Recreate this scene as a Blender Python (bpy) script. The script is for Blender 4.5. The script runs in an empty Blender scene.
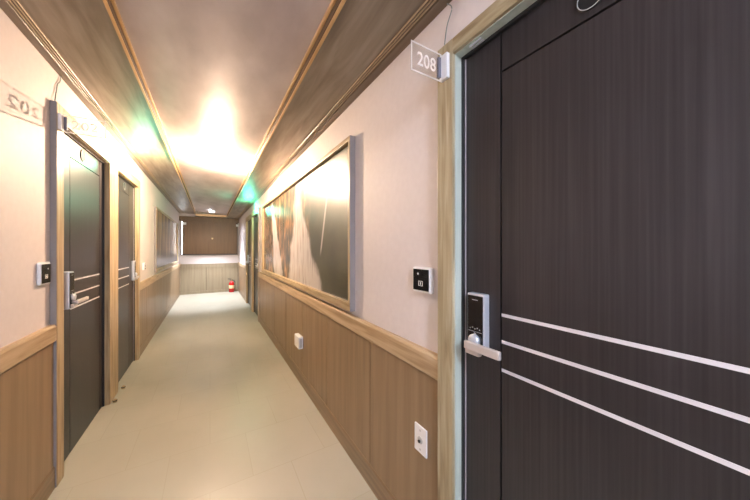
import bpy, bmesh, math, random
from mathutils import Vector, Matrix
random.seed(4)
SC = bpy.context.scene
COL = SC.collection

# ------------------------------------------------------------------ camera
cam = bpy.data.cameras.new('camera'); cam.sensor_width = 36.0
cam.lens = 36.0 * 275 / 750; cam.clip_start = 0.02; cam.shift_y = -0.0017
co = bpy.data.objects.new('camera', cam); COL.objects.link(co)
co.location = (0, 0, 1.4)
co.rotation_euler = (math.pi / 2, 0, -math.atan(165 / 275))
SC.camera = co

# ------------------------------------------------------------------ world, exposure
w = bpy.data.worlds.new('world'); SC.world = w; w.use_nodes = True
w.node_tree.nodes['Background'].inputs[0].default_value = (0.6, 0.65, 0.7, 1)
w.node_tree.nodes['Background'].inputs[1].default_value = 0.1
SC.view_settings.view_transform = 'Standard'; SC.view_settings.look = 'None'
SC.view_settings.gamma = 1; SC.view_settings.use_curve_mapping = False
SC.view_settings.exposure = 3.3

LAMP_WARM = (1.0, 0.71, 0.49, 1); LAMP_WARM_S = 25; LAMP_WARM_W = 85
LAMP_COOL = (0.84, 0.88, 1.0, 1); LAMP_COOL_S = 130; LAMP_COOL_W = 55
LAMP_NEAR = (0.72, 0.82, 1.0, 1); LAMP_NEAR_S = 33

def spill(loc, col, energy, r=0.1):  # added bare green light, no fixture, for the glow on soffits and walls
    l = bpy.data.lights.new('added_green_fill', 'POINT'); l.color = col; l.energy = energy; l.shadow_soft_size = r
    o = bpy.data.objects.new('added_green_fill', l); o.location = loc; COL.objects.link(o)
spill((-0.62, 3.9, 2.32), (0.12, 1.0, 0.62), 1.1)
spill((0.68, 6.2, 2.22), (0.12, 1.0, 0.62), 1.5)

# ------------------------------------------------------------------ materials
def mat(name, col, rough=0.5, metal=0.0, spec=0.5, coat=0.0):
    m = bpy.data.materials.new(name); m.use_nodes = True
    b = m.node_tree.nodes['Principled BSDF']
    b.inputs['Base Color'].default_value = (*col, 1); b.inputs['Roughness'].default_value = rough
    b.inputs['Metallic'].default_value = metal; b.inputs['Specular IOR Level'].default_value = spec
    b.inputs['Coat Weight'].default_value = coat; b.inputs['Coat Roughness'].default_value = 0.08
    return m
def nd(m, t, **k):
    n = m.node_tree.nodes.new(t)
    for a, v in k.items(): setattr(n, a, v)
    return n
def lk(m, a, b): m.node_tree.links.new(a, b)
def ramp(m, stops):
    r = nd(m, 'ShaderNodeValToRGB'); e = r.color_ramp.elements
    while len(e) < len(stops): e.new(0.5)
    for i, (p, c) in enumerate(stops):
        e[i].position = p; e[i].color = (*c, 1)
    return r
def noisy(name, cols, scale=(1, 1, 1), nscale=4, rough=0.5, spec=0.5, detail=5, dist=0.0, bump=0.0, coat=0.0, lo=0.32, hi=0.68, metal=0.0):
    """surface of two or three colours mixed by stretched noise (grain, mottling)"""
    m = mat(name, cols[0], rough, metal, spec, coat); b = m.node_tree.nodes['Principled BSDF']
    tc = nd(m, 'ShaderNodeTexCoord'); mp = nd(m, 'ShaderNodeMapping'); mp.inputs['Scale'].default_value = scale
    lk(m, tc.outputs['Object'], mp.inputs[0])
    n = nd(m, 'ShaderNodeTexNoise'); n.inputs['Scale'].default_value = nscale
    n.inputs['Detail'].default_value = detail; n.inputs['Distortion'].default_value = dist
    lk(m, mp.outputs[0], n.inputs['Vector'])
    k = len(cols)
    r = ramp(m, [(lo + (hi - lo) * i / (k - 1), c) for i, c in enumerate(cols)])
    lk(m, n.outputs['Fac'], r.inputs[0]); lk(m, r.outputs[0], b.inputs['Base Color'])
    if bump:
        bp = nd(m, 'ShaderNodeBump'); bp.inputs['Strength'].default_value = bump; bp.inputs['Distance'].default_value = 0.002
        lk(m, n.outputs['Fac'], bp.inputs['Height']); lk(m, bp.outputs[0], b.inputs['Normal'])
    return m
M = {}
M['wall'] = noisy('wallpaper', [(0.67, 0.61, 0.60), (0.70, 0.64, 0.63)], (1, 1, 1), 30, 0.6, 0.3, bump=0.04)
M['tray'] = noisy('ceiling_paper', [(0.44, 0.375, 0.365), (0.56, 0.49, 0.48), (0.67, 0.60, 0.59)], (1.6, 0.7, 1), 2.2, 0.45, 0.4, detail=6)
M['soffit'] = noisy('soffit_wood', [(0.20, 0.16, 0.12), (0.28, 0.23, 0.175), (0.36, 0.30, 0.24)], (9, 0.9, 9), 2.0, 0.4, 0.4, detail=7, dist=0.4)
M['mould'] = noisy('moulding_wood', [(0.15, 0.105, 0.07), (0.20, 0.145, 0.10)], (20, 1.5, 20), 2, 0.35, 0.5)
M['gold'] = noisy('light_trim', [(0.62, 0.38, 0.16), (0.74, 0.50, 0.25)], (20, 1.5, 20), 2, 0.3, 0.5)
M['dgold'] = noisy('dark_trim', [(0.10, 0.06, 0.03), (0.15, 0.09, 0.05)], (20, 1.5, 20), 2, 0.4, 0.5)
M['framev'] = noisy('pine_upright', [(0.27, 0.18, 0.09), (0.42, 0.31, 0.18), (0.52, 0.41, 0.25)], (22, 22, 1.3), 2.0, 0.4, 0.4, detail=7, dist=0.5, lo=.3, hi=.7)
M['frameh'] = noisy('pine_level', [(0.27, 0.18, 0.09), (0.42, 0.31, 0.18), (0.52, 0.41, 0.25)], (22, 1.6, 22), 2.0, 0.4, 0.4, detail=7, dist=0.5, lo=.3, hi=.7)
M['framer'] = noisy('pine_cool_lit', [(0.24, 0.18, 0.10), (0.38, 0.31, 0.19), (0.48, 0.42, 0.29)], (16, 16, 1.1), 2.4, 0.4, 0.4, detail=8, dist=0.9, lo=.3, hi=.7)  # same pine on the nearest door, cool light put into its colour
M['framerh'] = noisy('pine_level_cool_lit', [(0.24, 0.18, 0.10), (0.38, 0.31, 0.19), (0.48, 0.42, 0.29)], (16, 1.5, 16), 2.4, 0.4, 0.4, detail=8, dist=0.9, lo=.3, hi=.7)  # its level-grain copy, toned for the same cool light
M['railr'] = noisy('rail_wood', [(0.34, 0.22, 0.115), (0.48, 0.34, 0.20), (0.56, 0.42, 0.27)], (22, 1.3, 22), 1.8, 0.38, 0.4, detail=7, dist=0.5)
M['panel'] = noisy('wainscot_wood', [(0.225, 0.145, 0.080), (0.27, 0.178, 0.100), (0.31, 0.208, 0.122)], (10, 10, 0.5), 2.0, 0.38, 0.4, detail=5)
M['base'] = noisy('baseboard_wood', [(0.20, 0.13, 0.072), (0.29, 0.195, 0.115)], (22, 1.3, 22), 1.8, 0.38, 0.4)
M['groove'] = mat('groove', (0.05, 0.035, 0.02), 0.8)
M['leaf'] = noisy('door_veneer', [(0.021, 0.0175, 0.0175), (0.029, 0.024, 0.0245), (0.038, 0.032, 0.033)], (60, 60, 0.8), 2.0, 0.36, 0.45, detail=8, bump=0.05)
M['black'] = mat('black_gap', (0.008, 0.007, 0.007), 0.6)
M['seal'] = mat('seal', (0.02, 0.02, 0.022), 0.5)
M['seal2'] = mat('seal_lip', (0.42, 0.38, 0.40), 0.4)
M['inlay'] = mat('satin_inlay', (0.80, 0.77, 0.80), 0.4, 0.3)
M['grey'] = mat('grey_side', (0.27, 0.245, 0.245), 0.5)  # flat grey of the near side faces
M['bead'] = mat('pale_bead', (0.50, 0.38, 0.25), 0.4)
M['shade'] = mat('groove_brown', (0.10, 0.07, 0.045), 0.6)
M['jamb'] = noisy('jamb_paint', [(0.42, 0.48, 0.43), (0.52, 0.58, 0.52)], (20, 20, 1.5), 2, 0.4, 0.4)
M['steel'] = mat('satin_steel', (0.70, 0.73, 0.80), 0.32, 0.5)
M['pale'] = mat('pale_lever', (0.66, 0.60, 0.58), 0.35, 0.35)
M['gloss'] = mat('gloss_black', (0.010, 0.010, 0.011), 0.12, 0, 0.5)
M['white'] = mat('white_plastic', (0.80, 0.80, 0.82), 0.35)
M['clip'] = mat('grey_clip', (0.16, 0.16, 0.20), 0.4)
M['ink'] = mat('grey_ink', (0.45, 0.45, 0.45), 0.5)
M['glyph'] = mat('white_print', (0.85, 0.85, 0.85), 0.5)
M['wire'] = mat('wire', (0.20, 0.24, 0.24), 0.5)
M['red'] = mat('red_enamel', (0.50, 0.015, 0.015), 0.25)
M['label'] = mat('paper_label', (0.80, 0.62, 0.35), 0.5)
M['rubber'] = mat('rubber', (0.015, 0.015, 0.015), 0.5)
M['brass'] = mat('dull_brass', (0.42, 0.30, 0.16), 0.35, 0.7)
M['closet'] = noisy('shutter_wood', [(0.11, 0.056, 0.022), (0.15, 0.078, 0.032)], (10, 10, 0.6), 2, 0.4, 0.4)
M['dark'] = mat('dark_wood', (0.03, 0.02, 0.015), 0.5)
M['endpan'] = noisy('end_wainscot', [(0.23, 0.18, 0.115), (0.28, 0.225, 0.145)], (10, 10, 0.5), 2, 0.4, 0.4)

def emis(name, col, s):
    m = bpy.data.materials.new(name); m.use_nodes = True; t = m.node_tree
    t.nodes.remove(t.nodes['Principled BSDF']); e = t.nodes.new('ShaderNodeEmission')
    e.inputs[0].default_value = col; e.inputs[1].default_value = s
    t.links.new(e.outputs[0], t.nodes['Material Output'].inputs[0]); return m
M['lamp1'] = emis('warm_lamp', LAMP_WARM, LAMP_WARM_S)
M['lamp2'] = emis('cool_lamp', LAMP_COOL, LAMP_COOL_S)
M['lamp3'] = emis('near_lamp', LAMP_NEAR, LAMP_NEAR_S)
M['daylight'] = emis('daylit_gap', (0.9, 0.95, 1, 1), 2.5)

# clear acrylic of the number signs
m = bpy.data.materials.new('clear_acrylic'); m.use_nodes = True; t = m.node_tree
t.nodes.remove(t.nodes['Principled BSDF'])
a = t.nodes.new('ShaderNodeBsdfTransparent'); a.inputs[0].default_value = (0.95, 0.95, 0.95, 1)
g = t.nodes.new('ShaderNodeBsdfGlossy'); g.inputs['Roughness'].default_value = 0.1
x = t.nodes.new('ShaderNodeMixShader'); x.inputs[0].default_value = 0.06
t.links.new(a.outputs[0], x.inputs[1]); t.links.new(g.outputs[0], x.inputs[2]); t.links.new(x.outputs[0], t.nodes['Material Output'].inputs[0])
M['acrylic'] = m
# frosted line engraved in the acrylic
m = bpy.data.materials.new('frosted_engraving'); m.use_nodes = True; t = m.node_tree
t.nodes.remove(t.nodes['Principled BSDF'])
d = t.nodes.new('ShaderNodeBsdfDiffuse'); d.inputs[0].default_value = (0.95, 0.93, 0.93, 1)
u = t.nodes.new('ShaderNodeBsdfTranslucent'); u.inputs[0].default_value = (0.9, 0.88, 0.88, 1)
x = t.nodes.new('ShaderNodeMixShader'); x.inputs[0].default_value = 0.6
t.links.new(d.outputs[0], x.inputs[1]); t.links.new(u.outputs[0], x.inputs[2]); t.links.new(x.outputs[0], t.nodes['Material Output'].inputs[0])
M['frost'] = m

# polished floor: pale screed, faint tile joints
m = noisy('polished_floor', [(0.39, 0.365, 0.285), (0.425, 0.40, 0.32), (0.455, 0.43, 0.35)], (1, 0.7, 1), 1.8, 0.3, 0.5, detail=5, lo=.25, hi=.75)
b = m.node_tree.nodes['Principled BSDF']
rc = [n for n in m.node_tree.nodes if n.type == 'VALTORGB'][0]
tc = [n for n in m.node_tree.nodes if n.type == 'TEX_COORD'][0]
br = nd(m, 'ShaderNodeTexBrick'); br.offset = 0.5
br.inputs['Color1'].default_value = (1, 1, 1, 1); br.inputs['Color2'].default_value = (0.97, 0.96, 0.94, 1)
br.inputs['Mortar'].default_value = (0.90, 0.88, 0.84, 1); br.inputs['Scale'].default_value = 1.0
br.inputs['Mortar Size'].default_value = 0.0025; br.inputs['Brick Width'].default_value = 0.46; br.inputs['Row Height'].default_value = 0.46
lk(m, tc.outputs['Object'], br.inputs['Vector'])
mx = nd(m, 'ShaderNodeMix', data_type='RGBA', blend_type='MULTIPLY'); mx.inputs[0].default_value = 1
lk(m, rc.outputs[0], mx.inputs[6]); lk(m, br.outputs['Color'], mx.inputs[7]); lk(m, mx.outputs[2], b.inputs['Base Color'])
n2 = nd(m, 'ShaderNodeTexNoise'); n2.inputs['Scale'].default_value = 9; n2.inputs['Detail'].default_value = 4
rr = nd(m, 'ShaderNodeMapRange'); rr.inputs['To Min'].default_value = 0.30; rr.inputs['To Max'].default_value = 0.42
lk(m, tc.outputs['Object'], n2.inputs['Vector']); lk(m, n2.outputs['Fac'], rr.inputs[0]); lk(m, rr.outputs[0], b.inputs['Roughness'])
M['floor'] = m

# ------------------------------------------------------------------ mesh helpers
class MB:
    def __init__(s): s.bm = bmesh.new(); s.mats = []
    def mi(s, m):
        if m not in s.mats: s.mats.append(m)
        return s.mats.index(m)
    def box(s, x0, x1, y0, y1, z0, z1, m=None, bev=0.0):
        i = s.mi(m) if m else 0
        lo = (min(x0, x1), min(y0, y1), min(z0, z1)); hi = (max(x0, x1), max(y0, y1), max(z0, z1))
        r = bmesh.ops.create_cube(s.bm, size=1)
        for v in r['verts']:
            v.co = Vector([lo[k] + (v.co[k] + .5) * (hi[k] - lo[k]) for k in range(3)])
        fs = {f for v in r['verts'] for f in v.link_faces}
        for f in fs: f.material_index = i
        if bev:
            es = list({e for f in fs for e in f.edges})
            rb = bmesh.ops.bevel(s.bm, geom=es, offset=bev, segments=2, profile=0.6, affect='EDGES')
            for f in rb['faces']: f.material_index = i
        return s
    def cyl(s, p0, p1, r0, r1=None, m=None, seg=24):
        i = s.mi(m) if m else 0
        p0 = Vector(p0); p1 = Vector(p1); d = p1 - p0; r1 = r0 if r1 is None else r1
        q = d.to_track_quat('Z', 'Y').to_matrix().to_4x4()
        r = bmesh.ops.create_cone(s.bm, cap_ends=True, segments=seg, radius1=r0, radius2=r1, depth=d.length,
                                  matrix=Matrix.Translation((p0 + p1) / 2) @ q)
        for f in {f for v in r['verts'] for f in v.link_faces}: f.material_index = i; f.smooth = len(f.verts) == 4
        return s
    def lathe(s, c, axis, prof, seg=32, m=None):
        """prof: (radius, distance along axis) pairs"""
        i = s.mi(m) if m else 0
        c = Vector(c); q = Vector(axis).to_track_quat('Z', 'Y')
        rings = []
        for r, h in prof:
            rings.append([s.bm.verts.new(c + q @ Vector((r * math.cos(2 * math.pi * k / seg), r * math.sin(2 * math.pi * k / seg), h))) for k in range(seg)])
        for a, b_ in zip(rings, rings[1:]):
            for k in range(seg):
                f = s.bm.faces.new((a[k], a[(k + 1) % seg], b_[(k + 1) % seg], b_[k])); f.material_index = i; f.smooth = True
        s.bm.faces.new(rings[0][::-1]).material_index = i; s.bm.faces.new(rings[-1]).material_index = i
        return s
    def prism(s, prof, y0, y1, m=None):
        """profile of (x, z) points run along Y"""
        i = s.mi(m) if m else 0
        A = [s.bm.verts.new((p[0], y0, p[1])) for p in prof]; B = [s.bm.verts.new((p[0], y1, p[1])) for p in prof]
        n = len(prof)
        for k in range(n): s.bm.faces.new((A[k], A[(k + 1) % n], B[(k + 1) % n], B[k])).material_index = i
        s.bm.faces.new(A[::-1]).material_index = i; s.bm.faces.new(B).material_index = i
        return s
    def tube(s, pts, r, m=None, seg=8):
        i = s.mi(m) if m else 0
        pts = [Vector(p) for p in pts]; rings = []
        for k, p in enumerate(pts):
            d = (pts[min(k + 1, len(pts) - 1)] - pts[max(k - 1, 0)]).normalized()
            q = d.to_track_quat('Z', 'Y')
            rings.append([s.bm.verts.new(p + q @ Vector((r * math.cos(2 * math.pi * j / seg), r * math.sin(2 * math.pi * j / seg), 0))) for j in range(seg)])
        for a, b_ in zip(rings, rings[1:]):
            for j in range(seg):
                f = s.bm.faces.new((a[j], a[(j + 1) % seg], b_[(j + 1) % seg], b_[j])); f.material_index = i; f.smooth = True
        s.bm.faces.new(rings[0][::-1]).material_index = i; s.bm.faces.new(rings[-1]).material_index = i
        return s
    def build(s, name, m=None, parent=None, root=None):
        """coordinates are world; the mesh is stored relative to its thing's base"""
        o0 = Vector(root) if root is not None else Vector((0, 0, 0))
        bmesh.ops.recalc_face_normals(s.bm, faces=s.bm.faces)
        for v in s.bm.verts: v.co -= o0
        me = bpy.data.meshes.new(name); s.bm.to_mesh(me); s.bm.free()
        for mm in (s.mats or [m]): me.materials.append(mm)
        o = bpy.data.objects.new(name, me); COL.objects.link(o)
        if parent: o.parent = parent
        elif root is not None: o.location = o0
        return o
def tag(o, label=None, cat=None, group=None, kind=None):
    for k, v in (('label', label), ('category', cat), ('group', group), ('kind', kind)):
        if v: o[k] = v
    return o
def empty(name, loc, label, cat, group=None, kind=None):
    o = bpy.data.objects.new(name, None); COL.objects.link(o); o.location = loc; o.empty_display_size = 0.1
    return tag(o, label, cat, group, kind)

# ------------------------------------------------------------------ dimensions
RX, LX = 0.825, 0.80            # wall faces right and left of the camera
Y0, Y1 = -2.4, 10.2             # ends of the corridor
ZL, ZR, ZT = 2.48, 2.395, 2.53  # left soffit, right soffit, middle of the ceiling
TL, TR = -0.388, 0.455          # edges of the raised middle
TY0, TY1 = -2.1, 9.80
# doors: side, opening y0, y1, head height, frame widths near/far, lock at the far end?
DOORS = [
    (1, -0.17, 0.742, 2.14, 0.08, 0.08, True),
    (-1, 2.435, 3.345, 2.17, 0.09, 0.13, False),
    (-1, 3.605, 4.50, 2.17, 0.13, 0.09, True),
    (1, 5.75, 6.60, 2.10, 0.09, 0.125, False),
    (1, 6.85, 7.75, 2.10, 0.125, 0.09, True),
]
def spans(side, margin=True):
    """stretches of wall between the doors of one side"""
    ds = sorted([d for d in DOORS if d[0] == side], key=lambda d: d[1]); out = []; y = Y0
    for d in ds:
        a = d[1] - (d[4] if margin else 0); b_ = d[2] + (d[5] if margin else 0)
        if a - y > 0.01: out.append((y, a))
        y = b_
    out.append((y, Y1)); return out

# ------------------------------------------------------------------ shell
MB().box(-LX - 0.15, RX + 0.15, Y0 - 0.1, Y1 + 0.1, -0.08, 0, None).build('floor', M['floor'])
tag(bpy.data.objects['floor'], 'pale polished cream floor running down the whole corridor', 'floor', kind='structure')

def wall(side, X, ztop, name, label):
    mb = MB()
    for a, b_ in spans(side, False): mb.box(side * X, side * (X + 0.15), a, b_, 0, 2.62)
    for d in DOORS:
        if d[0] == side:
            mb.box(side * X, side * (X + 0.15), d[1], d[2], d[3], 2.62)
            mb.box(side * (X + 0.10), side * (X + 0.15), d[1], d[2], 0, d[3])
    o = mb.build(name, M['wall']); return tag(o, label, 'wall', kind='structure')
WL = wall(-1, LX, ZL, 'wall_left', 'off-white papered left wall above brown wainscot, two dark doors in it')
WR = wall(1, RX, ZR, 'wall_right', 'off-white papered right wall above brown wainscot, beside the nearest dark door')
WE = tag(MB().box(-LX, RX, Y1, Y1 + 0.1, 0, 2.62).build('wall_back', M['wall']), 'white wall closing the far end of the corridor', 'wall', kind='structure')
WF = tag(MB().box(-LX, RX, Y0 - 0.1, Y0, 0, 2.62).build('wall_front', M['wall']), 'white wall closing the corridor behind the camera', 'wall', kind='structure')

ZTL, ZTR = 2.53, 2.445       # the raised middle falls slightly to the right
mb = MB(); mb.prism([(-LX - 0.15, ZTL + .035), (TL - .001, ZTL), (TR + .001, ZTR), (RX + 0.15, ZTR - .035), (RX + 0.15, 2.70), (-LX - 0.15, 2.70)], Y0 - 0.1, Y1 + 0.1)
CE = tag(mb.build('ceiling', M['tray']), 'mottled grey raised middle of the ceiling between wood soffits', 'ceiling', kind='structure')
e = 0.0
MB().box(-LX, TL, Y0, Y1, ZL, ZTL).build('soffit', M['soffit'], CE)
MB().box(TR, RX, Y0, Y1, ZR, ZTR).build('soffit', M['soffit'], CE)
MB().box(TL, TR, TY1, Y1, ZR, ZT).build('soffit', M['soffit'], CE)
MB().box(TL, TR, Y0, TY0, ZR, ZT).build('soffit', M['soffit'], CE)

def trimlabel(o, label): return tag(o, label, 'trim', kind='structure')
# stepped timber trims round the raised middle of the ceiling
def tray_trim(n, x, s, z, ZT, label):
    """x edge of the soffit, s direction into the raised middle"""
    r = empty('trim_%d' % n, (x, TY0, z), label, 'trim', kind='structure')
    MB().box(x - s * 0.010, x + s * 0.004, TY0, TY1, z - 0.010, z, bev=0.003).build('trim_bead', M['gold'], r, r.location)
    MB().box(x, x + s * 0.006, TY0, TY1, z, ZT).build('trim_riser', M['dgold'], r, r.location)
    MB().box(x + s * 0.006, x + s * 0.018, TY0, TY1, ZT - 0.020, ZT, bev=0.003).build('trim_bead', M['gold'], r, r.location)
    return r
tray_trim(1, TL, 1, ZL, ZTL, 'gold-toned double bead along the left edge of the raised ceiling')
tray_trim(2, TR, -1, ZR, ZTR, 'gold-toned double bead along the right edge of the raised ceiling')
o = MB().box(TL + .018, TR - .018, TY1 - 0.014, TY1, ZR - 0.012, 2.45, bev=0.003).build('trim_3', M['gold'])
trimlabel(o, 'light wooden strip across the far end of the raised ceiling')
# reeded cornices where the walls meet the soffits
def cornice(n, side, X, z, label):
    r = empty('trim_%d' % n, (side * X, Y0, z), label, 'trim', kind='structure')
    MB().prism([(side * (X - p), z + q) for p, q in [(0, 0), (0, -0.009), (0.044, -0.009), (0.048, -0.003), (0.088, -0.003), (0.088, 0)]], Y0, Y1).build('cornice_board', M['mould'], r, r.location)
    for k in range(3):
        c = 0.055 + k * 0.0135
        prof = [(c - 0.0030, -0.003)] + [(c - 0.0026 * math.cos(math.pi * a / 6), -0.004 - 0.005 * math.sin(math.pi * a / 6)) for a in range(7)] + [(c + 0.0030, -0.003)]
        MB().prism([(side * (X - p), z + q) for p, q in prof], Y0, Y1).build('cornice_bead', M['bead'], r, r.location)
    return r
cornice(4, -1, LX, ZL, 'brown reeded cornice between the left wall and the soffit')
cornice(5, 1, RX, ZR, 'brown reeded cornice between the right wall and the soffit')

# wainscot: single boards as parts of their wall, with chair rail and baseboard
n_trim = 6
def wainscot(side, X, parent, phase, rail_label, base_label):
    global n_trim
    mr, mbs = MB(), MB()
    for a, b_ in spans(side):
        cuts = [a] + [phase + 0.697 * k for k in range(-8, 16) if a + 0.06 < phase + 0.697 * k < b_ - 0.06] + [b_]
        MB().box(side * X, side * (X - 0.004), a, b_, 0.08, 0.88).build('wainscot_backing', M['groove'], parent)
        for p, q in zip(cuts, cuts[1:]):
            g = 0.004
            MB().box(side * (X - 0.003), side * (X - 0.016), p + (g if p != a else 0), q - (g if q != b_ else 0), 0.10, 0.87, bev=0.002).build('wainscot_board', M['panel'], parent)
        def sd(xs): return [(side * (X - u), z) for u, z in xs]
        mr.prism(sd([(0, 0.858), (0.024, 0.858), (0.028, 0.865), (0.028, 0.945), (0.022, 0.957), (0, 0.957)]), a, b_)
        mbs.prism(sd([(0, 0), (0.022, 0), (0.022, 0.118), (0.018, 0.128), (0, 0.13)]), a, b_)
    trimlabel(mr.build('trim_%d' % n_trim, M['railr']), rail_label); n_trim += 1
    tag(mbs.build('baseboard_' + ('right' if side > 0 else 'left'), M['base']), base_label, 'baseboard', kind='structure')
wainscot(-1, LX, WL, 1.62, 'light wooden chair rail along the left wall', 'brown wooden baseboard under the left wainscot')
wainscot(1, RX, WR, 1.405, 'light wooden chair rail along the right wall', 'brown wooden baseboard under the right wainscot')

# far end wall: boarded lower half, wooden sliding shutters across a window
for p, q in ((-0.78, -0.10), (-0.10, 0.335), (0.335, 0.80)):
    MB().box(p + 0.004, q - 0.004, Y1 - 0.012, Y1, 0.0, 0.86, bev=0.002).build('wainscot_board', M['endpan'], WE)
    MB().box(q - 0.004, q + 0.004, Y1 - 0.006, Y1, 0.08, 0.80).build('wainscot_gap', M['groove'], WE)
tag(MB().box(-0.78, 0.80, Y1 - 0.022, Y1, 0.80, 0.93, bev=0.003).build('trim_%d' % n_trim, M['endpan']), 'grey-beige rail across the far wall under the white band', 'trim', kind='structure'); n_trim += 1
tag(MB().box(-0.775, 0.797, Y1 - 0.03, Y1 - .0125, 0, 0.075, bev=0.002).build('baseboard_back', M['endpan']), 'low grey-beige baseboard of the far wall beside the extinguisher', 'baseboard', kind='structure')
W = empty('window_1', (0.02, Y1, 1.20), 'window with brown sliding wooden shutters filling the far wall', 'window', kind='structure')
wl = W.location
mb = MB(); x0, x1, z0, z1 = -0.76, 0.79, 1.20, 2.25
mb.box(x0, x1, Y1 - 0.05, Y1, z0, z0 + 0.04, M['dark']).box(x0, x1, Y1 - 0.05, Y1, z1 - 0.03, z1, M['closet'])
mb.box(x1 - 0.03, x1, Y1 - 0.05, Y1, z0, z1, M['dark']).box(x0, x0 + 0.02, Y1 - 0.05, Y1, z0, z1, M['dark'])
mb.build('window_frame', None, W, wl)
MB().box(x0 + 0.02, x0 + 0.042, Y1 - 0.012, Y1 - 0.004, z0 + 0.04, z1 - 0.03).build('window_pane', M['daylight'], W, wl)
for a, b_, d in ((x0 + 0.042, 0.06, 0.03), (0.03, x1 - 0.03, 0.045)):
    s = MB()
    s.box(a, b_, Y1 - d, Y1 - d + 0.012, z0 + 0.04, z1 - 0.03)
    for u, v in ((a, a + 0.05), (b_ - 0.05, b_)): s.box(u, v, Y1 - d - 0.008, Y1 - d, z0 + 0.04, z1 - 0.03)
    for u, v in ((z0 + 0.04, z0 + 0.09), (z1 - 0.08, z1 - 0.03)): s.box(a + 0.05, b_ - 0.05, Y1 - d - 0.008, Y1 - d, u, v)
    sh = s.build('shutter', M['closet'], W, wl)
k = MB().lathe((0.06, Y1 - 0.053, 1.72), (0, -1, 0), [(0.012, 0), (0.012, 0.012), (0.028, 0.018), (0.030, 0.028), (0.018, 0.036)]).build('shutter_knob', M['brass'], W, wl)
trimlabel(MB().box(-LX + .001, RX - .001, Y1 - 0.03, Y1, 2.25, ZR - .002, bev=0.002).build('trim_%d' % n_trim, M['closet']), 'brown wooden board over the shuttered window'); n_trim += 1

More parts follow.
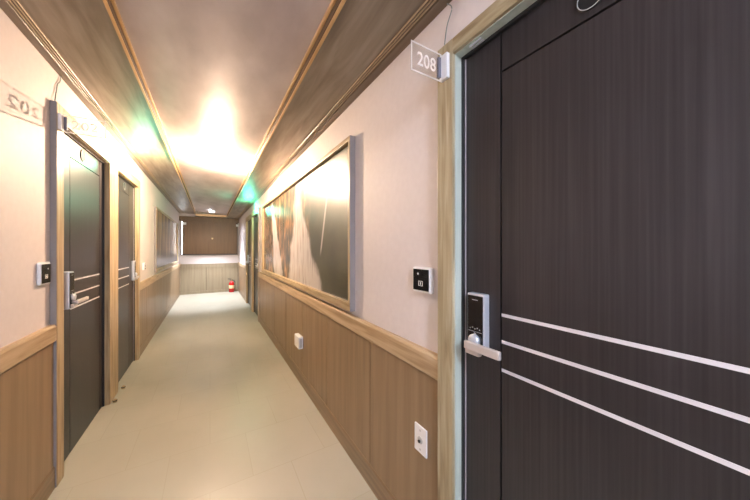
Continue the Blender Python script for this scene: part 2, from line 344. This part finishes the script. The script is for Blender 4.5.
# ------------------------------------------------------------------ doors
def door(n, side, y0, y1, zt, fn, ff, far_lock, label, strips, detail=True):
    X = RX if side > 0 else LX
    R = empty('door_%d' % n, (side * X, (y0 + y1) / 2, 0), label, 'door', kind='structure')
    L = R.location
    dx = lambda d: side * (X - d)          # d metres out from the wall into the corridor
    FD = 0.038 if n == 1 else 0.030
    bx = lambda mb, d0, d1, a, b_, z0, z1, m=None, bev=0: mb.box(dx(d0), dx(d1), a, b_, z0, z1, m, bev)
    hd = 0.058 if n == 1 else 0.095
    # frame: two uprights and the header
    for a, b_, at in ((y0 - fn, y0, y0), (y1, y1 + ff, y1)):
        p = MB(); bx(p, -0.0, FD, a, b_, 0, zt + hd - 0.0, None, 0.003); up = p.build('frame_upright', M['framer' if n == 1 else 'framev'], R, L)
        s = 1 if at == y0 else -1
        p = MB(); bx(p, -0.10, FD - 0.012, at, at + s * 0.004, 0, zt)
        p.build('jamb_lining', M['jamb' if n == 1 else 'framev'], up)
        if at == y0: p = MB(); bx(p, 0.001, FD - 0.002, a - 0.0015, a, 0.001, zt + hd - 0.001); p.build('grey_side_strip', M['grey'], up)  # thin grey strip on the near side of the upright
    p = MB(); bx(p, 0, FD, y0, y1, zt, zt + hd, None, 0.003); h = p.build('frame_header', M['framerh' if n == 1 else 'frameh'], R, L)
    p = MB(); bx(p, -0.10, FD - 0.012, y0 + .004, y1 - .004, zt - 0.004, zt); p.build('header_lining', M['jamb' if n == 1 else 'framev'], h)
    # leaf with grooves left open between its boards
    lp = -0.018                                     # leaf face behind the wall face
    la, lb, lz = y0 + 0.014, y1 - 0.014, zt - 0.014
    st = 0.150 if side > 0 else 0.225; st2 = 0.075; top = lz - 0.130
    ga = la + (st2 if far_lock else st); gb = lb - (st if far_lock else st2)
    g = 0.0035
    p = MB(); bx(p, lp - 0.012, lp - 0.035, la, lb, 0.008, lz); leaf = p.build('door_leaf', M['black'], R, L)
    p = MB()
    bx(p, lp, lp - 0.012, la, ga - g, 0.008, lz); bx(p, lp, lp - 0.012, gb + g, lb, 0.008, lz)
    bx(p, lp, lp - 0.012, ga + g, gb - g, top + g, lz); bx(p, lp, lp - 0.012, ga + g, gb - g, 0.008, top - g)
    p.build('veneer_board', M['leaf'], leaf)
    # rubber seal and its pale lip round the leaf
    p = MB()
    for a, b_, c, d_ in ((y0 + .004, la, 0, zt - .004), (lb, y1 - .004, 0, zt - .004), (la, lb, lz, zt - .004)):
        bx(p, lp - 0.02, lp + 0.012, a, b_, c, d_, M['seal'])
    p.build('door_seal', None, R, L)
    if detail:
        p = MB(); a = (lb - 0.0035) if far_lock else la
        bx(p, lp, lp + 0.003, a, a + 0.0035, 0.008, lz); p.build('edge_strip', M['seal2'], R, L)
    for z in strips:
        p = MB(); bx(p, lp + 0.0015, lp - 0.003, ga + g, gb - g, z - 0.0052, z + 0.0052); tag(p.build('inlay_strip', M['inlay'], R, L), 'satin metal inlay strip')
    # round number plaque on the top rail
    cy = (la + lb) / 2 + (0.035 if side > 0 else 0); cz = lz - 0.076 if side > 0 else lz - 0.060; PR = 0.033 if side > 0 else 0.044
    pq = MB().lathe((dx(lp), cy, cz), (-side, 0, 0), [(PR, 0), (PR, 0.003), (PR - .003, 0.004)], 40).build('number_plaque', M['black'], R, L)
    r = MB(); c0 = Vector((dx(lp + 0.004), cy, cz))
    pts = [c0 + Vector((0, (PR - .003) * math.cos(2 * math.pi * k / 40), (PR - .003) * math.sin(2 * math.pi * k / 40))) for k in range(41)]
    r.tube(pts, 0.0012, None, 6); r.build('plaque_ring', M['ink'], pq)
    # smart lock
    s = 1 if far_lock else -1
    ly = (lb - 0.070) if far_lock else (la + 0.097)
    a, b_ = ly - 0.037, ly + 0.037; T = 0.048 if n == 2 else 0.030; up_ = 0.0 if side > 0 else 0.012
    p = MB(); bx(p, lp, lp + T, a, b_, (1.030 if side > 0 else 1.012), 1.240 + up_, None, 0.006); lk_ = p.build('lock_body', M['steel'], R, L); tag(lk_, 'silver lock housing with black keypad')
    p = MB(); bx(p, lp + T, lp + T + 0.0025, a + 0.005, b_ - 0.005, (1.038 if side > 0 else 1.020), 1.232 + up_, None, 0.001); p.build('keypad', M['gloss'], lk_)
    if detail:
        p = MB(); f0, f1 = lp + T + 0.0025, lp + T + 0.003
        for c in range(5): bx(p, f0, f1, ly - 0.022 + c * 0.010, ly - 0.018 + c * 0.010, 1.112 + up_ + (0.004 if c % 2 else 0), 1.116 + up_ + (0.004 if c % 2 else 0))
        bx(p, f0, f1, ly - 0.004, ly + 0.004, 1.092 + up_, 1.100 + up_)
        bx(p, f0, f1, a + 0.008, b_ - 0.008, 1.104 + up_, 1.1053 + up_)
        bx(p, f0, f1, ly - 0.012, ly + 0.012, 1.216 + up_, 1.2185 + up_)
        p.build('key_markings', M['ink'], lk_)
    MB().lathe((dx(lp + T), ly, 1.074 + up_), (-side, 0, 0), [(0.022, 0), (0.022, 0.012), (0.019, 0.016), (0.010, 0.018)]).build('lock_rose', M['steel'], lk_)
    # flat lever swung level towards the middle of the leaf
    p = MB(); lz0, lz1 = (1.046, 1.074) if side > 0 else (1.042, 1.066)
    p.cyl((dx(lp + T), ly, (lz0 + lz1) / 2), (dx(lp + T + 0.034), ly, (lz0 + lz1) / 2), 0.011)
    tip = ly - s * 0.118 if side > 0 else ly - s * 0.165
    bx(p, lp + T + 0.022, lp + T + 0.036, ly + s * 0.022, tip, lz0, lz1, None, 0.004)
    p.build('lever_handle', M['pale'], lk_)
    p = MB(); bx(p, lp + T, lp + T + 0.020, ly - 0.030, ly + 0.030, lz0 - 0.022, lz0, None, 0.006); p.build('thumb_turn', M['pale'], lk_)
    return R
LB = [
    'dark brown door at the right edge, nearest the camera, with three silver strips',
    'nearer of the two dark doors in the left wall, lock at its near edge',
    'second dark door in the left wall, just before the left picture',
    'narrow glimpse of dark door right after the waterfall picture',
    'farthest dark door on the right, close to the far wall',
]
for i, d in enumerate(DOORS):
    st = (1.177, 1.087, 0.992) if d[0] > 0 else (1.182, 1.085, 0.988)
    D = door(i + 1, *d, LB[i], st, i < 3)
    if i == 0:   # small bright plate screwed under the header of the nearest door
        X = RX
        p = MB(); p.box(X - 0.020, X - 0.014, 0.63, 0.68, 2.1305, 2.1355, None, 0.001).box(X - 0.005, X + 0.001, 0.63, 0.68, 2.130, 2.1355, None, 0.001)
        p.build('strike_plate', M['steel'], D, D.location)

# parts whose parent part sits at the thing's base keep the same local frame
for o in bpy.data.objects:
    if o.parent and o.parent.type == 'MESH' and o.parent.parent and 'done' not in o:
        b0 = o.parent.parent.location
        if o.type == 'MESH' and (o.parent.parent.type == 'EMPTY'):
            for v in o.data.vertices: v.co -= b0

# ------------------------------------------------------------------ ceiling lamps
def lamp(name, x, y, z, r, m, label, flat=False):
    R = empty(name, (x, y, z), label, 'ceiling light')
    if flat:   # recessed spot: collar with the bright disc set inside it
        b = MB(); seg = 32; pr = [(r * 1.5, 0.0), (r * 1.5, 0.006), (r * 1.15, 0.014), (r * 1.12, 0.045), (r * 1.02, 0.045), (r * 1.02, 0.0)]
        b.lathe((x, y, z), (0, 0, -1), pr, seg)
        bmesh.ops.delete(b.bm, geom=[f for f in b.bm.faces if len(f.verts) > 4], context='FACES')
        b.build('lamp_collar', M['white'], R, R.location)
        MB().lathe((x, y, z), (0, 0, -1), [(r, 0), (r, 0.003)]).build('diffuser', m, R, R.location)
        l = bpy.data.lights.new('spot_bulb', 'SPOT'); l.color = LAMP_COOL[:3]; l.energy = LAMP_COOL_W; l.spot_size = math.radians(88); l.spot_blend = 0.5; l.shadow_soft_size = 0.04
        o = bpy.data.objects.new('spot_bulb', l); o.location = (x, y, z - 0.05); COL.objects.link(o)
        return
    MB().lathe((x, y, z), (0, 0, -1), [(r * 1.18, 0), (r * 1.18, 0.012), (r * 1.08, 0.018)]).build('lamp_base', M['white'], R, R.location)
    MB().lathe((x, y, z - 0.018), (0, 0, -1), [(r * .8, 0), (r, 0.02), (r, 0.045), (r * 0.92, 0.06), (r * 0.7, 0.075), (r * 0.4, 0.085), (r * 0.15, 0.088)]).build('diffuser', m, R, R.location)
lamp('ceiling_light', 0.035, 3.83, 2.4855, 0.05, M['lamp1'], 'brightly glowing warm round light in the middle of the ceiling')
l = bpy.data.lights.new('warm_bulb', 'POINT'); l.color = LAMP_WARM[:3]; l.energy = LAMP_WARM_W; l.shadow_soft_size = 0.012
o = bpy.data.objects.new('warm_bulb', l); o.location = (0.035, 3.83, 2.383); COL.objects.link(o)
lamp('ceiling_light', 0.045, 9.05, 2.484, 0.06, M['lamp2'], 'small cool white round light near the far end of the ceiling', True)
lamp('ceiling_light', 0.035, -1.3, 2.485, 0.16, M['lamp3'], 'cool white round ceiling light behind the camera')

# ------------------------------------------------------------------ pictures
def canvas(name, kind, coat=1.0):
    m = mat(name, (0.1, 0.1, 0.1), 0.55, 0, 0.4); b = m.node_tree.nodes['Principled BSDF']
    b.inputs['Coat Weight'].default_value = coat; b.inputs['Coat Roughness'].default_value = 0.24; b.inputs['Coat IOR'].default_value = 1.5
    tc = nd(m, 'ShaderNodeTexCoord'); sp = nd(m, 'ShaderNodeSeparateXYZ'); lk(m, tc.outputs['Generated'], sp.inputs[0])
    def noise(scale, sc, detail=6):
        mp = nd(m, 'ShaderNodeMapping'); mp.inputs['Scale'].default_value = sc; lk(m, tc.outputs['Object'], mp.inputs[0])
        n = nd(m, 'ShaderNodeTexNoise'); n.inputs['Scale'].default_value = scale; n.inputs['Detail'].default_value = detail
        lk(m, mp.outputs[0], n.inputs['Vector']); return n.outputs['Fac']
    def math_(op, a, b_, c=None):
        q = nd(m, 'ShaderNodeMath', operation=op)
        for i, v in enumerate((a, b_) if c is None else (a, b_, c)):
            if isinstance(v, (int, float)): q.inputs[i].default_value = v
            else: lk(m, v, q.inputs[i])
        return q.outputs[0]
    def mix(f, a, b_):
        q = nd(m, 'ShaderNodeMix', data_type='RGBA'); lk(m, f, q.inputs[0])
        for i, v in ((6, a), (7, b_)):
            if isinstance(v, tuple): q.inputs[i].default_value = (*v, 1)
            else: lk(m, v, q.inputs[i])
        return q.outputs[2]
    def band(u, c, wd, soft):   # 1 inside |u-c|<wd
        d = math_('ABSOLUTE', math_('SUBTRACT', u, c), 0)
        q = nd(m, 'ShaderNodeMapRange'); q.interpolation_type = 'SMOOTHSTEP'; lk(m, d, q.inputs[0])
        for i, v in ((1, wd), (2, None)):
            pass
        if isinstance(wd, (int, float)): q.inputs[1].default_value = wd + soft; q.inputs[2].default_value = wd
        else:
            lk(m, math_('ADD', wd, soft), q.inputs[1]); lk(m, wd, q.inputs[2])
        return q.outputs[0]
    u, v = sp.outputs[1], sp.outputs[2]
    if kind == 'falls':
        n1 = noise(3.0, (1, 1, 1)); n2 = noise(5.0, (1, 4, 0.8))
        uu = math_('ADD', u, math_('MULTIPLY', math_('SUBTRACT', n1, 0.5), 0.10))
        rocks = ramp(m, [(0.35, (0.015, 0.02, 0.010)), (0.5, (0.09, 0.06, 0.03)), (0.62, (0.26, 0.12, 0.05)), (0.75, (0.5, 0.35, 0.2))])
        lk(m, noise(6.0, (1, 1.6, 0.8)), rocks.inputs[0])
        green = ramp(m, [(0.35, (0.006, 0.010, 0.005)), (0.7, (0.035, 0.040, 0.018))]); lk(m, n1, green.inputs[0])
        g = nd(m, 'ShaderNodeMapRange'); lk(m, uu, g.inputs[0]); g.inputs[1].default_value = 0.33; g.inputs[2].default_value = 0.24
        c = mix(g.outputs[0], rocks.outputs[0], green.outputs[0])
        wide = math_('MULTIPLY_ADD', math_('POWER', math_('SUBTRACT', 1.0, v), 1.5), 0.13, 0.010)          # broad main fall, wider at its foot
        cen = math_('MULTIPLY_ADD', v, 0.05, 0.335)
        f1 = band(uu, cen, wide, 0.035)
        f2 = band(uu, math_('MULTIPLY_ADD', v, 0.12, 0.67), math_('MULTIPLY_ADD', math_('SUBTRACT', 1.0, v), 0.055, 0.006), 0.025)
        f3 = band(math_('ADD', u, math_('MULTIPLY', v, 0.10)), 0.205, 0.0015, 0.006)
        s = nd(m, 'ShaderNodeMapRange'); lk(m, n2, s.inputs[0]); s.inputs[1].default_value = 0.25; s.inputs[2].default_value = 0.55; s.inputs[3].default_value = 0.45
        f = math_('MULTIPLY', math_('MAXIMUM', f1, f2), s.outputs[0])
        f = math_('MAXIMUM', f, math_('MULTIPLY', math_('MULTIPLY', f3, band(v, 0.5, 0.14, 0.1)), 0.7))
        c = mix(f, c, (0.50, 0.46, 0.45))
    else:
        r_ = ramp(m, [(0.30, (0.06, 0.035, 0.018)), (0.5, (0.27, 0.15, 0.07)), (0.68, (0.46, 0.29, 0.15))])
        lk(m, noise(4.0, (1, 2.2, 0.35)), r_.inputs[0])
        g = nd(m, 'ShaderNodeMapRange'); lk(m, v, g.inputs[0]); g.inputs[1].default_value = 0.32; g.inputs[2].default_value = 0.10
        c = mix(g.outputs[0], r_.outputs[0], (0.03, 0.03, 0.035))
    lk(m, c, b.inputs['Base Color']); return m

def picture(side, y0, y1, z0, z1, depth, m, label):
    X = RX if side > 0 else LX; dx = lambda d: side * (X - d)
    R = empty('framed_picture', (side * X, (y0 + y1) / 2, z0), label, 'picture'); L = R.location
    b = MB(); t_ = 0.055
    fr = [('frame_rail', y0, y1, z0, z0 + t_ , M['frameh']), ('frame_rail', y0, y1, z1 - 0.030, z1, M['frameh']),
          ('frame_stile', y0, y0 + 0.030, z0 + t_, z1 - 0.030, M['framev']), ('frame_stile', y1 - t_, y1, z0 + t_, z1 - 0.030, M['framev'])]
    for nme, a, b_, c, d, mm in fr: MB().box(dx(0), dx(depth), a, b_, c, d, None, 0.003).build(nme, mm, R, L)
    MB().box(dx(0.001), dx(0.009), y0 + 0.030, y1 - t_, z0 + t_, z1 - 0.030).build('painting', m, R, L)
    MB().box(dx(0.001), dx(depth - 0.001), y0 - 0.0015, y0, z0 + .001, z1 - .001).build('grey_side_strip', M['grey'], R, L)  # thin grey strip on the near side of the frame
    return R
picture(1, 1.63, 5.20, 0.985, 2.145, 0.040, canvas('waterfall_print', 'falls'), 'wide framed picture of a white waterfall on the right wall')
picture(-1, 5.82, 9.55, 1.005, 2.11, 0.030, canvas('woodland_print', 'wood', 0.8), 'wide framed brown woodland picture far down the left wall')

# ------------------------------------------------------------------ room number signs
FONT = None
def text_mesh(body, h, depth, mtx, name, m, parent, base, width=None):
    cu = bpy.data.curves.new(name, 'FONT'); cu.body = body; cu.size = 1; cu.extrude = 0.5; cu.align_x = 'CENTER'; cu.space_character = 1.06
    cu.offset = 0.008
    o = bpy.data.objects.new('tmp', cu); COL.objects.link(o)
    dg = bpy.context.evaluated_depsgraph_get(); dg.update()
    me = bpy.data.meshes.new_from_object(o.evaluated_get(dg)); bpy.data.objects.remove(o)
    xs = [v.co.x for v in me.vertices]; ys = [v.co.y for v in me.vertices]; zs = [v.co.z for v in me.vertices]
    s = h / (max(ys) - min(ys)); cx = (max(xs) + min(xs)) / 2; cy = (max(ys) + min(ys)) / 2
    sx = s if width is None else width / (max(xs) - min(xs))
    for v in me.vertices:
        p = mtx @ Vector(((v.co.x - cx) * sx, (v.co.y - cy) * s, (v.co.z) * depth)); v.co = p - base
    me.materials.clear(); me.materials.append(m); me.name = name
    ob = bpy.data.objects.new(name, me); COL.objects.link(ob); ob.parent = parent; return ob

def number_sign(side, y, z, wd, ht, num, label):
    """clear plate standing out square from the door frame on a white clip"""
    X = (RX if side > 0 else LX) - (0.038 if side > 0 else 0.030)
    R = empty('room_number_sign', (side * X, y, z), label, 'sign'); L = R.location
    xa, xb = side * (X - 0.012), side * (X - 0.012 - wd)
    MB().box(xa, xb, y - 0.0015, y + 0.0015, z - ht / 2, z + ht / 2).build('clear_plate', M['acrylic'], R, L)
    b = MB(); lo, hi = min(xa, xb), max(xa, xb); t_ = 0.005; q = ht / 2 - 0.001
    for a, c, d, e_ in ((lo, hi, q - t_, q), (lo, hi, -q, -q + t_), (lo, lo + t_, -q + t_, q - t_), (hi - t_, hi, -q + t_, q - t_)):
        b.box(a, c, y - 0.003, y - 0.0015, z + d, z + e_)
    b.build('border_line', M['frost'], R, L)
    mt = Matrix.Translation(((xa + xb) / 2, y - 0.0022, z)) @ Matrix.Rotation(math.pi / 2, 4, 'X')
    text_mesh(num, ht * 0.46, 0.0012, mt, 'number', M['frost'], R, L, wd * 0.60)
    b = MB(); b.box(side * X, side * (X - 0.016), y - 0.035, y + 0.006, z - ht * 0.45, z + ht * 0.42, None, 0.003)
    b.build('mounting_clip', M['white'], R, L)
    b = MB(); b.box(side * (X - 0.016), side * (X - 0.030), y - 0.006, y + 0.006, z - ht * 0.36, z + ht * 0.36, None, 0.003)
    b.build('clip_bar', M['clip'], R, L)
number_sign(1, 0.79, 2.104, 0.150, 0.110, '208', 'clear room sign 208 on the frame of the nearest door')
number_sign(-1, 2.385, 2.155, 0.19, 0.110, '202', 'clear room sign 202 on the nearer left door frame')

# thin wires from the cornice to the door frames
def wire(pts, r, label):
    b = MB(); P = [Vector(p) for p in pts]; out = []
    for i in range(len(P) - 1):
        p0 = P[max(i - 1, 0)]; p1 = P[i]; p2 = P[i + 1]; p3 = P[min(i + 2, len(P) - 1)]
        for k in range(6):
            t_ = k / 6
            out.append(0.5 * ((2 * p1) + (-p0 + p2) * t_ + (2 * p0 - 5 * p1 + 4 * p2 - p3) * t_ ** 2 + (-p0 + 3 * p1 - 3 * p2 + p3) * t_ ** 3))
    out.append(P[-1]); b.tube(out, r)
    return tag(b.build('sign_wire', M['wire'], None, pts[0]), label, 'wire')
x_ = RX - 0.006
wire([(x_, 0.800, 2.386), (x_, 0.775, 2.350), (x_, 0.800, 2.30), (x_, 0.812, 2.245), (x_ - .004, 0.815, 2.1955)], 0.0022, 'thin grey wire above the sign of the nearest right door')
x_ = -LX + 0.006
wire([(x_, 2.47, 2.471), (x_, 2.455, 2.43), (x_, 2.425, 2.40), (x_, 2.41, 2.35), (x_ + .004, 2.375, 2.2655)], 0.0028, 'thin wire above the sign of the left door frame')

# ------------------------------------------------------------------ wall devices
def reader(side, y, z, label, depth=0.020, h=0.105, wd=0.085):
    X = RX if side > 0 else LX; dx = lambda d: side * (X - d)
    R = empty('card_reader', (side * X, y, z), label, 'card reader', 'card readers beside the doors'); L = R.location
    MB().box(dx(0), dx(depth), y - wd / 2, y + wd / 2, z - h / 2, z + h / 2, None, 0.009).build('reader_body', M['white'], R, L)
    f = MB().box(dx(depth), dx(depth + 0.002), y - wd / 2 + 0.009, y + wd / 2 - 0.009, z - h / 2 + 0.010, z + h / 2 - 0.010, None, 0.0009).build('reader_face', M['gloss'], R, L)
    d = depth + 0.0021
    MB().lathe((dx(d), y + 0.018, z + 0.026), (-side, 0, 0), [(0.0045, 0), (0.0045, 0.0006)], 16).build('status_dot', M['glyph'], R, L); g = MB()
    c = (y, z - 0.016)
    for a, b_, e_, f_ in ((-.014, .014, .009, .011), (-.014, .014, -.011, -.009), (-.014, -.011, -.009, .009), (.011, .014, -.009, .009), (-.003, .003, -.006, .006)):
        g.box(dx(d), dx(d + 0.0006), c[0] + a, c[0] + b_, c[1] + e_, c[1] + f_)
    g.build('card_symbol', M['glyph'], R, L)
reader(1, 0.942, 1.262, 'white card reader with black face left of the nearest right door', 0.022, 0.114, 0.122)
reader(-1, 2.255, 1.262, 'white card reader with black face by the nearer left door', 0.017, 0.125, 0.112)
reader(-1, 4.93, 1.155, 'small distant card reader between second left door and left picture', 0.024)

# cable outlet plate low on the right wainscot
X = RX - 0.016
R = empty('outlet_plate', (X, 0.945, 0.55), 'white cable outlet plate with two screws, low beside the nearest door', 'outlet'); L = R.location
MB().box(X, X - 0.008, 0.905, 0.985, 0.490, 0.610, None, 0.003).build('plate', M['white'], R, L)
MB().lathe((X - 0.008, 0.945, 0.550), (-1, 0, 0), [(0.016, 0), (0.016, 0.002), (0.011, 0.003)]).build('socket_ring', M['ink'], R, L)
MB().lathe((X - 0.011, 0.945, 0.546), (-1, 0, 0), [(0.0065, 0), (0.0065, 0.006)]).build('coaxial_pin', M['rubber'], R, L)
for z in (0.592, 0.508): MB().lathe((X - 0.008, 0.945, z), (-1, 0, 0), [(0.0045, 0), (0.0045, 0.0008)], 16).build('screw', M['ink'], R, L)

# surface-mounted socket box further on
R = empty('socket_box', (X, 2.83, 0.445), 'white surface-mounted socket box on the wainscot under the waterfall picture', 'socket'); L = R.location
MB().box(X, X - 0.045, 2.765, 2.93, 0.385, 0.505, None, 0.006).build('box_body', M['white'], R, L)
MB().box(X - 0.010, X - 0.036, 2.7635, 2.765, 0.40, 0.49).build('side_port', M['ink'], R, L)
f = MB().lathe((X - 0.045, 2.85, 0.445), (-1, 0, 0), [(0.026, 0), (0.026, 0.003), (0.020, 0.004)]).build('socket_face', M['white'], R, L)

# small white boxes high at the far end
for x, lab in ((-0.66, 'tiny beige sensor box on the left end of the shutter frame'), (0.775, 'tiny white sensor box on the right end of the shutter frame')):
    r = MB().box(x - 0.04, x + 0.04, Y1 - 0.10, Y1 - 0.0535, 2.13, 2.20, None, 0.006).build('sensor_box', M['white'], None, (x, Y1 - .0535, 2.165)); tag(r, lab, 'sensor')

# floor stops at the feet of the left door frames
for y, lab in ((3.375, 'brass door stop at the far foot of the nearer left door'), (3.66, 'brass door stop at the near foot of the second left door')):
    x = -0.7445
    R = empty('door_stop', (x, y, 0), lab, 'door stop', 'door stops by the left doors')
    MB().lathe((x, y, 0), (0, 0, 1), [(0.0165, 0), (0.0165, 0.010), (0.013, 0.022), (0.008, 0.028)]).build('stop_body', M['brass'], R, R.location)
    MB().lathe((x, y, 0.012), (0, 0, 1), [(0.017, 0), (0.017, 0.006)]).build('rubber_ring', M['rubber'], R, R.location)

# fire extinguisher at the far wall
ex, ey = 0.60, Y1 - 0.17
R = empty('fire_extinguisher', (ex, ey, 0), 'red fire extinguisher on the floor by the far wall', 'fire extinguisher'); L = R.location
MB().lathe((ex, ey, 0), (0, 0, 1), [(0.070, 0), (0.078, 0.01), (0.078, 0.27), (0.070, 0.305), (0.045, 0.33), (0.022, 0.34), (0.022, 0.36)]).build('cylinder', M['red'], R, L)
MB().lathe((ex, ey, 0.12), (0, 0, 1), [(0.0785, 0), (0.0792, 0.002), (0.0792, 0.10), (0.0785, 0.102)]).build('label_band', M['label'], R, L)
v = MB(); v.cyl((ex, ey, 0.36), (ex, ey, 0.395), 0.018)
v.box(ex - 0.014, ex + 0.014, ey - 0.02, ey + 0.02, 0.385, 0.405, None, 0.003).build('valve', M['brass'], R, L)
h = MB(); h.box(ex - 0.10, ex + 0.02, ey - 0.010, ey + 0.010, 0.405, 0.413, None, 0.002); h.tube([(ex, ey, 0.409), (ex - 0.04, ey, 0.43), (ex - 0.105, ey, 0.440)], 0.007)
h.build('squeeze_handle', M['rubber'], R, L)
MB().tube([(ex + 0.015, ey, 0.385), (ex + 0.07, ey - 0.01, 0.375), (ex + 0.10, ey - 0.02, 0.31), (ex + 0.098, ey - 0.02, 0.20), (ex + 0.092, ey - 0.02, 0.10)], 0.010).build('hose', M['rubber'], R, L)
